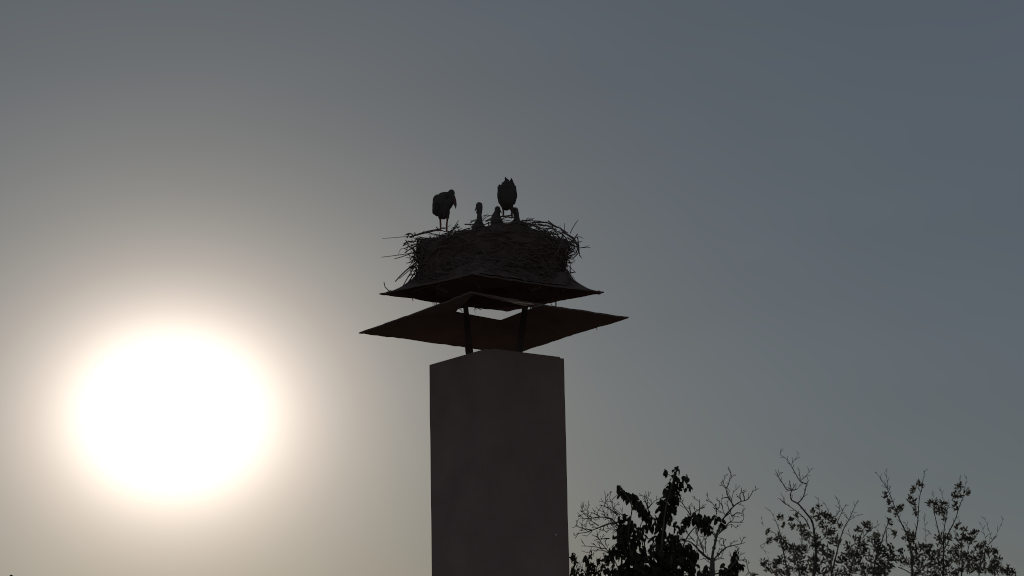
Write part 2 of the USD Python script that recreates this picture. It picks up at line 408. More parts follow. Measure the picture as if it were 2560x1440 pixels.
R_ = [  # right side and its curl of bent twigs
    ([(1330, 557), (1366, 556), (1385, 566), (1400, 570)], 2.0), ([(1300, 553), (1340, 562), (1382, 566)], 1.8), ([(1370, 552), (1384, 563), (1402, 572), (1420, 583)], 1.7),
    ([(1380, 566), (1400, 585), (1412, 580)], 1.5), ([(1400, 570), (1416, 585), (1436, 597), (1446, 618), (1447, 634), (1436, 644), (1424, 648), (1414, 644)], 2.0), ([(1405, 580), (1425, 592), (1440, 606), (1444, 620), (1441, 632)], 1.7),
    ([(1425, 584), (1432, 570), (1443, 553), (1445, 550)], 1.0), ([(1412, 583), (1411, 566), (1412, 558)], 0.9), ([(1436, 597), (1444, 585)], 1.9), ([(1444, 594), (1447, 618), (1449, 640)], 1.4),
    ([(1440, 595), (1450, 592), (1458, 596)], 0.9), ([(1446, 620), (1460, 619), (1476, 619)], 1.0), ([(1446, 620), (1464, 617), (1472, 613)], 0.8), ([(1449, 638), (1454, 645)], 1.2), ([(1415, 643), (1424, 655)], 1.6),
    ([(1410, 600), (1432, 612), (1446, 620)], 1.7), ([(1418, 594), (1436, 606), (1444, 616)], 1.5), ([(1404, 612), (1420, 622), (1438, 622)], 1.5), ([(1406, 632), (1420, 636), (1430, 628), (1428, 616)], 1.3),
    ([(1410, 646), (1422, 640), (1438, 634)], 1.4), ([(1414, 682), (1428, 682), (1438, 680)], 1.8), ([(1410, 684), (1430, 700), (1446, 711)], 2.0), ([(1408, 690), (1424, 702), (1440, 712)], 1.2), ([(1410, 640), (1411, 660), (1416, 684)], 1.9),
    ([(1404, 652), (1408, 668), (1414, 684)], 1.4), ([(1398, 580), (1418, 600), (1424, 618), (1418, 636)], 1.5), ([(1408, 588), (1402, 604), (1414, 616)], 1.3), ([(1432, 604), (1436, 618), (1430, 632)], 1.3),
    ([(1316, 549), (1322, 545), (1332, 548)], 0.9), ([(1304, 551), (1330, 552), (1352, 553)], 1.4), ([(1345, 560), (1370, 566), (1396, 580)], 1.4)]
T_ = [  # top, between the birds
    ([(1206, 552), (1222, 540), (1236, 538)], 1.0), ([(1214, 553), (1230, 545), (1246, 534)], 2.2), ([(1206, 541), (1218, 538), (1232, 542)], 1.0), ([(1218, 551), (1234, 550), (1246, 544)], 1.5), ([(1236, 540), (1230, 548), (1240, 552)], 1.4),
    ([(1198, 556), (1186, 553), (1175, 550)], 0.9), ([(1262, 541), (1276, 539), (1290, 543)], 1.7), ([(1240, 546), (1262, 540), (1280, 546)], 2.0), ([(1150, 567), (1136, 568), (1128, 571)], 1.4), ([(1176, 557), (1190, 550), (1204, 552)], 1.8),
    ([(1120, 567), (1128, 562)], 0.8), ([(1104, 569), (1114, 569)], 0.9)]
B_ = [  # hanging below the hoods
    ([(1028, 742), (1031, 747), (1033, 753)], 1.3), ([(1088, 752), (1087, 765), (1088, 782)], 1.0), ([(1080, 750), (1081, 764)], 0.5), ([(1074, 748), (1072, 753)], 0.7), ([(1371, 746), (1376, 756), (1381, 765)], 1.2),
    ([(1183, 763), (1186, 772), (1188, 784)], 0.7), ([(1138, 768), (1148, 772), (1156, 780)], 1.2), ([(1146, 764), (1142, 776), (1136, 780)], 1.2), ([(1150, 763), (1153, 774)], 1.2), ([(1140, 773), (1150, 770), (1158, 764)], 1.3), ([(1333, 763), (1326, 770), (1336, 772)], 1.4), ([(1166, 864), (1163, 872), (1165, 884)], 0.8), ([(1093, 752), (1098, 748)], 0.5)]
random.seed(3)
for pts, r in L_: px_stick(pts, r * 1.15, Y0 + rng.uniform(-0.25, 0.2), rng.uniform(-0.2, 0.2))
for pts, r in R_: px_stick(pts, r * 1.15, Y0 + rng.uniform(-0.25, 0.2), rng.uniform(-0.25, 0.25))
for pts, r in T_: px_stick(pts, r, Y0 - 0.9 + rng.uniform(-0.05, 0.1), rng.uniform(-0.1, 0.1))
for pts, r in B_: px_stick(pts, r, Y0 + rng.uniform(-0.1, 0.2), rng.uniform(-0.05, 0.05))
# one twig caught on the eave of the lower hood
px_stick([(1490, 817), (1492, 821), (1492.5, 825)], 1.1, lo_out[2][1] + 0.25, 0.05, n=4)

def wall_stick(ph=None, poke=0.12, h=None):
    ph = rng.uniform(0, 2 * math.pi) if ph is None else ph; h = rng.beta(1.5, 1.0) if h is None else h
    i = int(ph / (2 * math.pi) * NA) % NA
    k = np.interp(h, prof_h, np.arange(len(prof_h))); k0 = int(min(k, len(prof_h) - 2))
    p = loops[k0][i] + (loops[k0 + 1][i] - loops[k0][i]) * (k - k0)
    out = np.array([math.cos(ph), math.sin(ph), 0]); tan = np.array([-out[1], out[0], 0])
    d = tan * rng.choice([-1, 1]) + out * rng.normal(poke, 0.33) + np.array([0, 0, rng.normal(-0.05, 0.45)])
    d /= np.linalg.norm(d)
    ln = rng.uniform(0.2, 0.65); n = 6
    side = np.cross(d, out); cur = rng.normal(0, 0.22)
    s = np.linspace(-0.5, 0.5, n)[:, None]
    q = p + out * rng.uniform(-0.02, 0.05) + d * s * ln + side * (s ** 2 - 0.08) * cur * ln * 2 - out * s ** 2 * ln * 0.8 * rng.uniform(0.4, 1)
    q += rng.normal(0, 0.006, q.shape)
    return q, np.linspace(1, 0.55, n) * rng.uniform(0.0042, 0.0095)
def top_stick():
    i = rng.integers(NA); t = rng.uniform(-0.05, 0.4)
    p = rimloop[i] + (rimloop.mean(0) - rimloop[i]) * [t, t, t * .6]
    a = rng.uniform(0, 2 * math.pi); d = np.array([math.cos(a), math.sin(a), rng.normal(0, 0.13)])
    ln = rng.uniform(0.2, 0.6); s = np.linspace(-0.5, 0.5, 6)[:, None]
    q = p + [0, 0, rng.uniform(0.0, 0.035)] + d * s * ln + np.cross(d, [0, 0, 1]) * s ** 2 * rng.normal(0, 0.3) * ln - [0, 0, 1] * s ** 2 * ln * 0.2 + rng.normal(0, 0.005, (6, 3))
    return q, np.linspace(1, 0.55, 6) * rng.uniform(0.004, 0.009)
pool = [wall_stick() for _ in range(700)] + [wall_stick(rng.normal(math.pi, 0.3), 0.55) for _ in range(110)] + [wall_stick(rng.normal(0, 0.35), 0.4) for _ in range(150)] + [wall_stick(rng.normal(-math.pi / 2, 0.7), 0.05, rng.uniform(0, 0.3)) for _ in range(130)] + [top_stick() for _ in range(340)]
front = sorted(range(len(pool)), key=lambda i: pool[i][0][:, 1].mean() - 2.0 * abs(pool[i][0][:, 0].mean() - nc[0]) - 0.6 * pool[i][0][:, 2].mean())
n_ind = 298 - len(sticks)
for q, r in sticks + [pool[i] for i in front[:n_ind]]:
    obj('stick', tube(q, r, 5), M_stick, nest)
obj('twigs', join([tube(*pool[i], 4) for i in front[n_ind:]]), M_stick, nest, kind='stuff')

# ------------------------------------------------------------------ storks
def sph(p, r, seg=20):
    return m3.Manifold.sphere(float(r), seg).translate([float(x) for x in p])
def chain(pts, Y, scale=None):
    """pts: (px, py, dY, r px): hulls of neighbouring spheres"""
    s = Y / F * 1.02
    S = [sph(P(x, y, Y + d), r * s) for x, y, d, r in pts]
    return m3.Manifold.batch_boolean([m3.Manifold.batch_hull([a, b]) for a, b in zip(S, S[1:])], m3.OpType.Add) if len(S) > 1 else S[0]
def feather(a, b, wpx, Y, flat=0.35):
    """one flat rounded plume from a to b (px, py, dY)"""
    s = Y / F * 1.02
    pa, pb = P(a[0], a[1], Y + a[2]), P(b[0], b[1], Y + b[2])
    d = pb - pa; L = np.linalg.norm(d)
    e = trimesh.creation.icosphere(2, 1.0)
    v = np.array(e.vertices)
    v = v * [wpx * s, wpx * s * flat, L / 2]
    v[:, :2] *= (1 - 0.35 * (v[:, 2:3] / (L / 2)))
    Rm = trimesh.geometry.align_vectors([0, 0, 1], d / L)[:3, :3]
    v = v @ Rm.T + (pa + pb) / 2
    return m3.Manifold(m3.Mesh(v.astype(np.float32), np.array(e.faces).astype(np.uint32)))
def toes(px, py, Y, r=1.3, ln=9):
    out = []
    for dx, dd in ((-0.9, -0.03), (0.15, -0.06), (1.0, -0.02), (0.1, 0.05)):
        out.append(chain([(px, py, 0, r), (px + dx * ln * 0.6, py + 1.2, dd * 0.6, r * 0.9), (px + dx * ln, py + 2.2, dd, r * 0.6)], Y))
    return out

def bird(name, label, body, fine, Y, tone_fn, loc, group=None, res=0.012):
    """body: masses that are smoothed together; fine: beak, legs, toes, plumes added after"""
    b = m3.Manifold.batch_boolean(body, m3.OpType.Add).refine_to_length(res)
    mm = b.to_mesh(); t = trimesh.Trimesh(mm.vert_properties[:, :3], mm.tri_verts)
    trimesh.smoothing.filter_taubin(t, iterations=14)
    v = np.array(t.vertices); nrm = np.array(t.vertex_normals)
    v = v + nrm * ((meshkit.fbm(v * [38, 38, 20], 3) - 0.5) * 0.010)[:, None]
    b2 = m3.Manifold(m3.Mesh(v.astype(np.float32), np.array(t.faces).astype(np.uint32)))
    if b2.status() != m3.Error.NoError: b2 = b
    full = m3.Manifold.batch_boolean([b2] + fine, m3.OpType.Add)
    mm = full.to_mesh(); t = trimesh.Trimesh(mm.vert_properties[:, :3], mm.tri_verts)
    v = np.array(t.vertices)
    x = UsdGeom  # noqa
    path = numbered('/World', name)
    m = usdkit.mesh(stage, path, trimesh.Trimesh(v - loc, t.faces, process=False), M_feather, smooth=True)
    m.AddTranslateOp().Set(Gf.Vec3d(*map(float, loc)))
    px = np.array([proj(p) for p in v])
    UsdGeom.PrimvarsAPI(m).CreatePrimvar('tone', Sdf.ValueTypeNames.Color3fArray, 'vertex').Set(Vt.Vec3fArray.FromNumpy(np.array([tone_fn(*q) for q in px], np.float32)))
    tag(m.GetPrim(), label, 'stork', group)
SHADED_WHITE, BLACK, RED, GREY = (0.075, 0.059, 0.054), (0.05, 0.04, 0.037), (0.10, 0.055, 0.045), (0.115, 0.094, 0.088)  # white plumage painted near black: the backlit shade is put into these colours

# the stork on the left edge, head sunk on the breast, bill down
YA = rim_point(1108)[1] + 0.06
body = [chain([(1122, 489, 0.0, 10), (1108, 496, 0.0, 16), (1104, 508, 0.02, 21.5), (1103, 522, 0.03, 20), (1107, 533, 0.02, 14.5), (1108, 540, 0.02, 9)], YA),
        chain([(1096, 499, 0.02, 14), (1092, 515, 0.06, 11.5), (1089, 529, 0.09, 8.5), (1092, 535, 0.1, 6)], YA),
        chain([(1118, 510, -0.05, 11), (1113, 526, -0.03, 11), (1112, 538, 0.0, 7)], YA),
        chain([(1120, 494, 0.0, 10), (1125, 487, -0.03, 9), (1128.5, 482, -0.04, 8.6)], YA),
        chain([(1128, 482, -0.04, 8.6), (1129.5, 492, -0.06, 7.6), (1126, 504, -0.06, 9.5), (1121, 515, -0.04, 9)], YA),
        chain([(1103, 530, 0.02, 9), (1100, 541, 0.02, 5.2), (1100.5, 546, 0.02, 3.6)], YA), chain([(1114, 530, -0.03, 8), (1118, 540, -0.03, 5.0), (1118.5, 546, -0.03, 3.4)], YA)]
fine = [chain([(1133, 492, -0.07, 5.2), (1136.5, 501, -0.09, 4.2), (1139.5, 512, -0.11, 2.6), (1139, 521, -0.13, 0.9)], YA),
        chain([(1132, 498, -0.07, 4.2), (1135.5, 508, -0.1, 2.8), (1138.3, 518, -0.125, 0.8)], YA),
        chain([(1100.5, 545, 0.02, 2.6), (1101, 556, 0.03, 2.3), (1101.5, 560, 0.035, 2.6), (1101.5, 566, 0.03, 2.1), (1101, 576, 0.02, 2.1)], YA),
        chain([(1118.3, 545, -0.03, 2.5), (1117.5, 556, -0.02, 2.2), (1117, 561, -0.015, 2.5), (1116.8, 568, -0.02, 2.2), (1116.8, 578, -0.03, 2.3)], YA)]
fine += toes(1101, 575.5, YA + 0.02) + toes(1117, 577.5, YA - 0.03)
for a, b, w in (((1089, 512, 0.10), (1083, 536, 0.12), 4), ((1093, 516, 0.06), (1087.5, 538, 0.09), 4), ((1097, 520, 0.0), (1092, 541, 0.02), 4.5), ((1101, 522, -0.06), (1098, 544, -0.03), 4.5),
                ((1093, 492, 0.02), (1084, 504, 0.05), 4), ((1113, 528, -0.08), (1108, 546, -0.03), 4), ((1120, 520, -0.07), (1123, 538, -0.05), 3.5), ((1086, 505, 0.08), (1082, 528, 0.1), 3.5)):
    fine.append(feather(a, b, w, YA))
for sx, d in ((1126, -0.095), (1134.3, -0.055)): fine.append(sph(P(sx, 482, YA + d), 0.0055, 10))
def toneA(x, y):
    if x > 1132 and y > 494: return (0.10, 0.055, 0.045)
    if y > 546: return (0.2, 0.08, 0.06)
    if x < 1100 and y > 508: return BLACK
    return SHADED_WHITE if y < 546 else GREY
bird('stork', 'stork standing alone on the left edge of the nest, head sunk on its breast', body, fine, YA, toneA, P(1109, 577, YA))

# the parent on the right, bent over its young with the tail in the air
YB = rim_point(1268)[1] + 0.10
body = [chain([(1268, 458, 0.02, 8), (1268, 468, 0.0, 17), (1268, 482, -0.03, 23.5), (1268, 496, -0.03, 23), (1267, 508, 0.0, 17.5), (1266, 515, 0.03, 12)], YB),
        chain([(1252, 474, 0.0, 8), (1250, 490, 0.0, 7.6), (1252, 505, 0.03, 6.5)], YB), chain([(1283, 474, 0.0, 8), (1285, 490, 0.0, 8), (1282, 506, 0.03, 7)], YB),
        chain([(1258, 510, 0.0, 8), (1258, 518, 0.0, 4.6), (1258, 522, 0.0, 3.2)], YB), chain([(1274, 508, 0.0, 10), (1277, 518, 0.0, 5.0), (1279, 524, 0.0, 3.2)], YB),
        chain([(1272, 508, 0.12, 11), (1276, 518, 0.2, 6.5), (1281, 523, 0.24, 6.2), (1284, 527, 0.25, 5.4)], YB)]
fine = [chain([(1258, 520, 0, 2.8), (1258.5, 530, 0.01, 2.4), (1258, 541, 0, 2.2)], YB), chain([(1279, 522, 0, 2.8), (1280, 531, 0.01, 2.3), (1280, 543, 0, 2.1)], YB),
        chain([(1284, 528, 0.25, 3.4), (1286, 538, 0.27, 2.2), (1287, 548, 0.28, 0.8)], YB)]
fine += toes(1258, 541, YB) + toes(1280, 543, YB)
for a, b, w in (((1269, 462, 0), (1263, 442, 0.0), 4.0), ((1272, 464, 0.02), (1268, 447, 0.01), 5.5), ((1277, 466, 0), (1279, 445, 0.0), 4.4), ((1280, 466, 0.0), (1281, 450, 0.02), 4.2), ((1260, 470, 0.0), (1257, 455, 0.02), 6),
                ((1254, 474, 0.0), (1247, 461, 0.02), 5), ((1252, 482, -0.03), (1243.5, 466, 0.0), 3.2), ((1282, 474, 0.0), (1284, 457, 0.02), 5), ((1284, 480, 0.0), (1289, 464, 0.02), 4), ((1250, 500, 0.0), (1244, 480, 0.0), 4),
                ((1286, 500, 0.0), (1291.5, 480, 0.0), 4), ((1264, 470, -0.05), (1261, 452, -0.02), 6), ((1274, 470, -0.05), (1273, 453, -0.02), 6.5)):
    fine.append(feather(a, b, w, YB))
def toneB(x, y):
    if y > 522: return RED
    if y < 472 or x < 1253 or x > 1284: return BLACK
    return SHADED_WHITE
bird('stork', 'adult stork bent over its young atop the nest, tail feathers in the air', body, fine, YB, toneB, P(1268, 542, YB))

# three chicks sitting in the hollow
def chick(label, Y, body, fine, base, eyes):
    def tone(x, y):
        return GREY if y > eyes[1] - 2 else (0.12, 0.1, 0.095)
    for ex in eyes[0]: fine.append(sph(P(ex[0], eyes[1], Y + ex[1]), 0.005, 10))
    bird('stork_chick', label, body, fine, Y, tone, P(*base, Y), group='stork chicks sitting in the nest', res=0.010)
YC = rim_point(1198)[1] + 0.22
chick('stork chick with a raised neck and open bill, alone left of the bent stork', YC,
      [chain([(1198, 513, 0, 8.4), (1198.5, 516, 0, 8.2), (1199, 524, 0, 7.4)], YC), chain([(1199, 522, 0, 7), (1198.5, 535, 0.01, 6.2), (1198, 550, 0.02, 7.2), (1197, 560, 0.05, 11)], YC),
       chain([(1197, 560, 0.05, 11), (1196, 572, 0.1, 18), (1198, 582, 0.14, 18)], YC)],
      [chain([(1194, 515, -0.02, 3.6), (1190.5, 521, -0.03, 2.2), (1187.2, 527.5, -0.04, 0.8)], YC), chain([(1195, 519, -0.02, 3.4), (1193, 526, -0.03, 2.0), (1190.3, 533.5, -0.04, 0.8)], YC)],
      (1198, 596), (((1193, -0.035), (1203, -0.02)), 511.5))
YD = rim_point(1243)[1] + 0.26
chick('stork chick crouched close against the left leg of the bent stork', YD,
      [chain([(1243.5, 522, 0, 7.0), (1243, 530, 0, 7.5), (1240, 540, 0.03, 10)], YD), chain([(1240, 540, 0.03, 10), (1241, 553, 0.08, 15), (1243, 566, 0.12, 17)], YD)],
      [chain([(1247, 523, -0.01, 3.4), (1251, 528, -0.02, 2.2), (1254, 533, -0.03, 0.9)], YD)], (1243, 582), (((1240, -0.03), (1247, -0.03)), 520))
YE = rim_point(1290)[1] + 0.02
chick('stork chick with a drooped bill right of the bent stork', YE + 0.2,
      [chain([(1288, 525, 0, 7.4), (1290, 531, 0, 7.2), (1292, 542, 0.02, 6.4), (1292, 552, 0.04, 8.5)], YE + 0.2), chain([(1292, 552, 0.04, 8.5), (1290, 563, 0.1, 15), (1290, 572, 0.12, 16)], YE + 0.2)],
      [chain([(1283.5, 527, -0.02, 3.4), (1279.5, 533, -0.03, 2.4), (1276.5, 539, -0.04, 0.9)], YE + 0.2)], (1290, 586), (((1285, -0.035), (1292, -0.03)), 523))

# ------------------------------------------------------------------ plants
def px_branch(pts, r0, r1, Y, dy, n=None):
    n = n or 4 * len(pts)
    q = spline([P(x, y, Y + dy * i / max(len(pts) - 1, 1)) for i, (x, y) in enumerate(pts)], n)
    s = Y / F
    q = q + (meshkit_noise(q, 3.0) - 0.5) * 0.03
    return q, np.linspace(r0, r1, len(q)) * s

def meshkit_noise(q, k):
    return np.stack([meshkit.noise(q * k + 11.3 * c, c) for c in range(3)], -1)

def bud(p, d, r):
    v = np.array([[1, 0, 0], [-1, 0, 0], [0, 1, 0], [0, -1, 0], [0, 0, 1.7], [0, 0, -1.4]]) * r
    Rm = trimesh.geometry.align_vectors([0, 0, 1], d / (np.linalg.norm(d) + 1e-9))[:3, :3]
    return v @ Rm.T + p, np.array([[0, 2, 4], [2, 1, 4], [1, 3, 4], [3, 0, 4], [2, 0, 5], [1, 2, 5], [3, 1, 5], [0, 3, 5]])

def side_twigs(q, rad, step, length, depth, Y, out, up=0.35, budr=1.9):
    """side shoots along a branch, getting shorter towards its tip"""
    s = Y / F
    L = np.concatenate([[0], np.cumsum(np.linalg.norm(np.diff(q, axis=0), axis=1))])
    at = rng.uniform(0.3, 1) * step * s; side = 1
    while at < L[-1]:
        p = np.array([np.interp(at, L, q[:, k]) for k in range(3)])
        i = min(int(np.searchsorted(L, at)), len(q) - 1); t = q[i] - q[max(i - 1, 0)]; t = t / (np.linalg.norm(t) + 1e-9)
        ax = np.cross(t, FW) + rng.normal(0, 0.35, 3); ax /= np.linalg.norm(ax)
        d = t * rng.uniform(0.5, 1.0) + ax * side * rng.uniform(0.5, 1.0) + np.array([0, 0, up * rng.uniform(0, 1)]); d /= np.linalg.norm(d)
        ln = length * s * rng.uniform(0.35, 1.0)
        bend = np.array([0, 0, rng.uniform(0, 0.18)]) + rng.normal(0, 0.06, 3)
        u = np.linspace(0, 1, 5)[:, None]
        tw = p + d * u * ln + bend * u ** 2 * ln
        r0 = max(np.interp(at, L, rad) * 0.6, 0.7 * s)
        r0 = min(r0, 1.5 * s)
        tr = np.linspace(r0, 0.45 * s, 5)
        out.append(tube(tw, tr, 4, cap=False))
        out.append(bud(tw[0], d, r0 * 1.5))
        for k in (2, 3): 
            if rng.random() < 0.6: out.append(bud(tw[k], d, budr * 0.6 * s))
        if rng.random() < 0.7: out.append(bud(tw[4], tw[4] - tw[3], budr * 0.65 * s))
        if depth > 0: side_twigs(tw, tr, step * 0.7, length * 0.55, depth - 1, Y, out, up, budr)
        at += step * s * rng.uniform(0.6, 1.5); side = -side

def leaf(p, d, nrm, ln, wd, droop, fold=0.25, n=4, rnd=0.8):
    """one leaf blade from its stalk end p along d, folded on its midrib and drooping"""
    d = d / (np.linalg.norm(d) + 1e-9)
    sd = np.cross(d, nrm); sd /= np.linalg.norm(sd) + 1e-9
    nn = np.cross(sd, d)
    u = np.linspace(0, 1, n + 1); w = np.sin(np.pi * np.clip(u * 0.94 + 0.03, 0, 1)) ** rnd * wd / 2; w[-1] = 0.02 * wd; w[0] = 0.06 * wd
    mid = p + d * (u * ln)[:, None] + np.array([0, 0, -1.0]) * (droop * ln * u ** 2)[:, None]
    Lf = mid + sd * w[:, None] + nn * (fold * w)[:, None]; Rg = mid - sd * w[:, None] + nn * (fold * w)[:, None]
    v = np.vstack([Lf, mid, Rg]); m = n + 1; f = []
    for i in range(n):
        for a in (0, m):
            f += [[a + i, a + i + 1, a + m + i + 1], [a + i, a + m + i + 1, a + m + i]]
    return v, np.array(f)

def to_px(o, k, pts): return [(o[0] + x / k, o[1] + y / k) for x, y in pts]

def foot(px, py, Y):
    p = P(px, py, Y); return np.array([p[0], Y, 0.0])

# -- the bare tree behind the broad-leaved shrub
YT = 34.0
tree = thing('bare_tree', 'sparse bare twigged tree spreading behind the dark broad leaved shrub beside the chimney', 'tree', foot(1778, 1440, YT))
b0 = P(1779, 1425, YT); base = foot(1778, 1440, YT)
q = spline([base, base + (b0 - base) * 0.5 + [0.05, 0, 0], b0, P(1781, 1400, YT)], 12)
obj('trunk', tube(q, np.linspace(0.09, 0.036, 12), 8), M_bark, tree, smooth=True)
O2, O1, K = (1660, 1150), (1420, 1150), 4.964
main = [
    (O2, [(575, 1440), (580, 1370), (592, 1280), (603, 1180), (640, 1020), (652, 940), (690, 830), (730, 740), (800, 650), (860, 580), (950, 520), (1030, 500), (1090, 430), (1112, 372)], 6.0, 0.8),
    (O2, [(862, 576), (820, 500), (780, 420), (770, 360), (742, 292), (732, 232)], 2.4, 0.6), (O2, [(770, 360), (800, 320), (826, 240), (832, 185), (834, 130)], 1.4, 0.5),
    (O2, [(856, 576), (836, 490), (850, 440), (862, 380)], 1.3, 0.5), (O2, [(960, 518), (942, 440), (963, 400), (966, 348)], 1.7, 0.7), (O2, [(1003, 500), (990, 450), (975, 430)], 1.3, 0.6),
    (O2, [(825, 620), (835, 670), (848, 700), (920, 655), (1000, 690)], 1.5, 0.5), (O2, [(690, 900), (760, 830), (830, 775), (930, 780), (990, 742)], 2.2, 0.7), (O2, [(655, 945), (740, 870), (840, 800), (905, 850)], 1.6, 0.5),
    (O2, [(610, 1245), (690, 1165), (770, 1090), (870, 1062), (940, 1048), (1012, 1030)], 2.8, 0.7), (O2, [(762, 1090), (735, 1030), (735, 985), (670, 968)], 1.4, 0.5),
    (O2, [(588, 1240), (505, 1185), (430, 1120), (370, 1060), (300, 1012), (200, 1000)], 4.0, 1.2), (O2, [(490, 1130), (440, 1010), (405, 900), (425, 830)], 2.0, 0.6), (O2, [(520, 1150), (512, 1020), (540, 930), (600, 900)], 1.2, 0.5),
    (O2, [(372, 1010), (310, 940), (262, 880)], 1.6, 0.6), (O2, [(640, 965), (602, 890), (545, 950)], 1.5, 0.6), (O2, [(345, 700), (270, 600), (200, 510), (170, 500)], 1.8, 0.5), (O2, [(335, 670), (310, 590)], 1.7, 0.8),
    (O2, [(430, 680), (442, 590), (446, 490)], 1.5, 0.5), (O2, [(360, 672), (430, 610), (510, 580)], 1.4, 0.5), (O2, [(640, 690), (652, 630), (612, 550), (550, 490)], 1.2, 0.4), (O2, [(652, 625), (690, 582)], 1.2, 0.5), (O2, [(762, 682), (720, 580), (712, 465)], 1.1, 0.4),
    (O2, [(580, 1360), (640, 1240), (720, 1200), (720, 1150)], 1.4, 0.5), (O2, [(840, 1290), (878, 1180), (935, 1090)], 4.0, 1.2), (O2, [(870, 1250), (1010, 1240), (1030, 1330), (1062, 1410)], 1.4, 0.7), (O2, [(580, 1400), (620, 1440), (600, 1380)], 1.5, 1.0),
    (O1, [(640, 850), (510, 722), (390, 712), (260, 726), (148, 720)], 3.0, 0.8), (O1, [(392, 702), (340, 672), (280, 652)], 1.9, 0.7), (O1, [(262, 722), (160, 642)], 1.0, 0.4), (O1, [(246, 712), (246, 612)], 1.0, 0.4),
    (O1, [(640, 770), (500, 790), (385, 830), (300, 862), (222, 890), (105, 905)], 2.8, 0.9), (O1, [(380, 812), (310, 770), (258, 742)], 1.7, 0.7), (O1, [(300, 862), (230, 852), (150, 840), (106, 798)], 1.6, 0.7),
    (O1, [(620, 690), (505, 600), (456, 572), (470, 500), (450, 392)], 1.9, 0.5), (O1, [(460, 575), (400, 553)], 1.1, 0.5), (O1, [(560, 1210), (440, 1052), (358, 915)], 1.6, 0.8), (O1, [(520, 965), (400, 972), (318, 992)], 1.8, 0.8), (O1, [(470, 1100), (320, 1075), (150, 1064)], 1.3, 0.5),
    (O1, [(540, 1170), (400, 1118), (290, 1122), (292, 1185)], 1.3, 0.7), (O1, [(1000, 640), (962, 500), (944, 430)], 1.8, 0.7), (O1, [(995, 620), (985, 500), (960, 390)], 1.4, 0.4), (O1, [(1000, 600), (1070, 510)], 1.8, 0.7), (O1, [(640, 680), (560, 600), (545, 530)], 1.4, 0.6),
    (O1, [(620, 860), (560, 780), (480, 690), (430, 632)], 1.4, 0.5), (O1, [(760, 760), (620, 640), (545, 560)], 1.5, 0.5), (O1, [(640, 860), (560, 850), (460, 840)], 1.2, 0.6)]
tw = []
for k, (o, pts, r0, r1) in enumerate(main):
    q, r = px_branch(to_px(o, K, pts), r0 * 0.68 + 0.35, r1 * 0.6 + 0.3, YT + (0 if k < 4 else rng.uniform(-0.3, 0.3)), 0 if k == 0 else rng.uniform(-0.4, 0.4))
    obj('branch', tube(q, r, 6), M_bark, tree)
    for j in range(1, len(q) - 1):
        if rng.random() < 0.33: tw.append(bud(q[j], q[j] - q[j - 1], max(r[j] * 1.6, 1.1 * YT / F)))
    left = o == O1
    if r0 < 5: side_twigs(q, r, 15 if left else 17, 24 if left else 22, 1, YT, tw)
    else: side_twigs(q[len(q) // 3:], r[len(q) // 3:], 24, 26, 1, YT, tw)
obj('twigs', join(tw), M_bark, tree, kind='stuff')

def ellipse_leaves(ells, n_per, Y, ln, wd, mode, grow=1.0):
    """leaves spread through ellipsoids given in pixels: (cx, cy, rx, ry)"""
    s = Y / F; out = []
    for cx, cy, rx, ry, *more in ells:
        ang = math.radians(more[0]) if more else 0.0
        rx, ry = rx * grow, ry * grow
        n = max(4, int(n_per * rx * ry)); dz = min(max(rx, ry), 1.6 * min(rx, ry)) * s
        for _ in range(n):
            u = rng.normal(0, 1, 3); u *= rng.uniform(0, 1) ** (1 / 2.4) / np.linalg.norm(u)
            ex, ey = u[0] * rx, u[1] * ry
            x = cx + ex * math.cos(ang) - ey * math.sin(ang); y = cy + ex * math.sin(ang) + ey * math.cos(ang)
            p = P(x, y, Y + u[2] * dz)
            o = RT * u[0] - UP * u[1] + np.array([0, u[2], 0])
            l, w = ln * s * rng.uniform(0.65, 1.25), wd * s * rng.uniform(0.7, 1.2)
            if mode == 'droop':
                d = o * 0.7 + np.array([0, 0, -0.75]) + rng.normal(0, 0.45, 3)
                out.append(leaf(p - d / np.linalg.norm(d) * l * 0.5, d, rng.normal(0, 1, 3) + np.array([0, -0.4, 0.9]), l, w, 0.3, 0.2, 5, 0.55))
            else:
                d = o * 0.8 + np.array([0, 0, 0.65]) + rng.normal(0, 0.55, 3)
                out.append(leaf(p - d / np.linalg.norm(d) * l * 0.5, d, rng.normal(0, 1, 3), l, w, 0.1, 0.3, 3, 0.9))
    return out

def put_leaves(root, leaves, mat, most=300):
    """the leaves on the outside and nearest are parts of their own, the rest one mass"""
    key = sorted(range(len(leaves)), key=lambda i: leaves[i][0][:, 1].mean() - 0.9 * leaves[i][0][:, 2].mean())
    for i in key[:most]: obj('leaf', leaves[i], mat, root)
    if len(key) > most: obj('foliage', join([leaves[i] for i in key[most:]]), mat, root, kind='stuff')

def stems(root, paths, Y, name='stem', twig=True, step=20, length=16, spread=0.25):
    tws = []
    for pts, r0, r1, down in paths:
        q, r = px_branch(pts, r0, r1, Y + rng.uniform(-spread, spread) * 0.5, rng.uniform(-spread, spread))
        if down:
            ft = np.array(root.GetAttribute('xformOp:translate').Get()) + np.array([(q[0][0] - root.GetAttribute('xformOp:translate').Get()[0]) * 0.35, rng.uniform(-.1, .1), 0.0])
            lowp = spline([ft, ft + (q[0] - ft) * 0.55 + [0.02, 0.02, 0.05], q[0]], 6)[:-1]
            q = np.vstack([lowp, q]); r = np.concatenate([np.linspace(r[0] * 2.4, r[0] * 1.05, 5), r])
        obj(name, tube(q, r, 6), M_bark, root)
        if twig:
            side_twigs(q[-len(pts) * 4:], r[-len(pts) * 4:], step, length, 0, Y, tws, budr=1.2)
    return tws

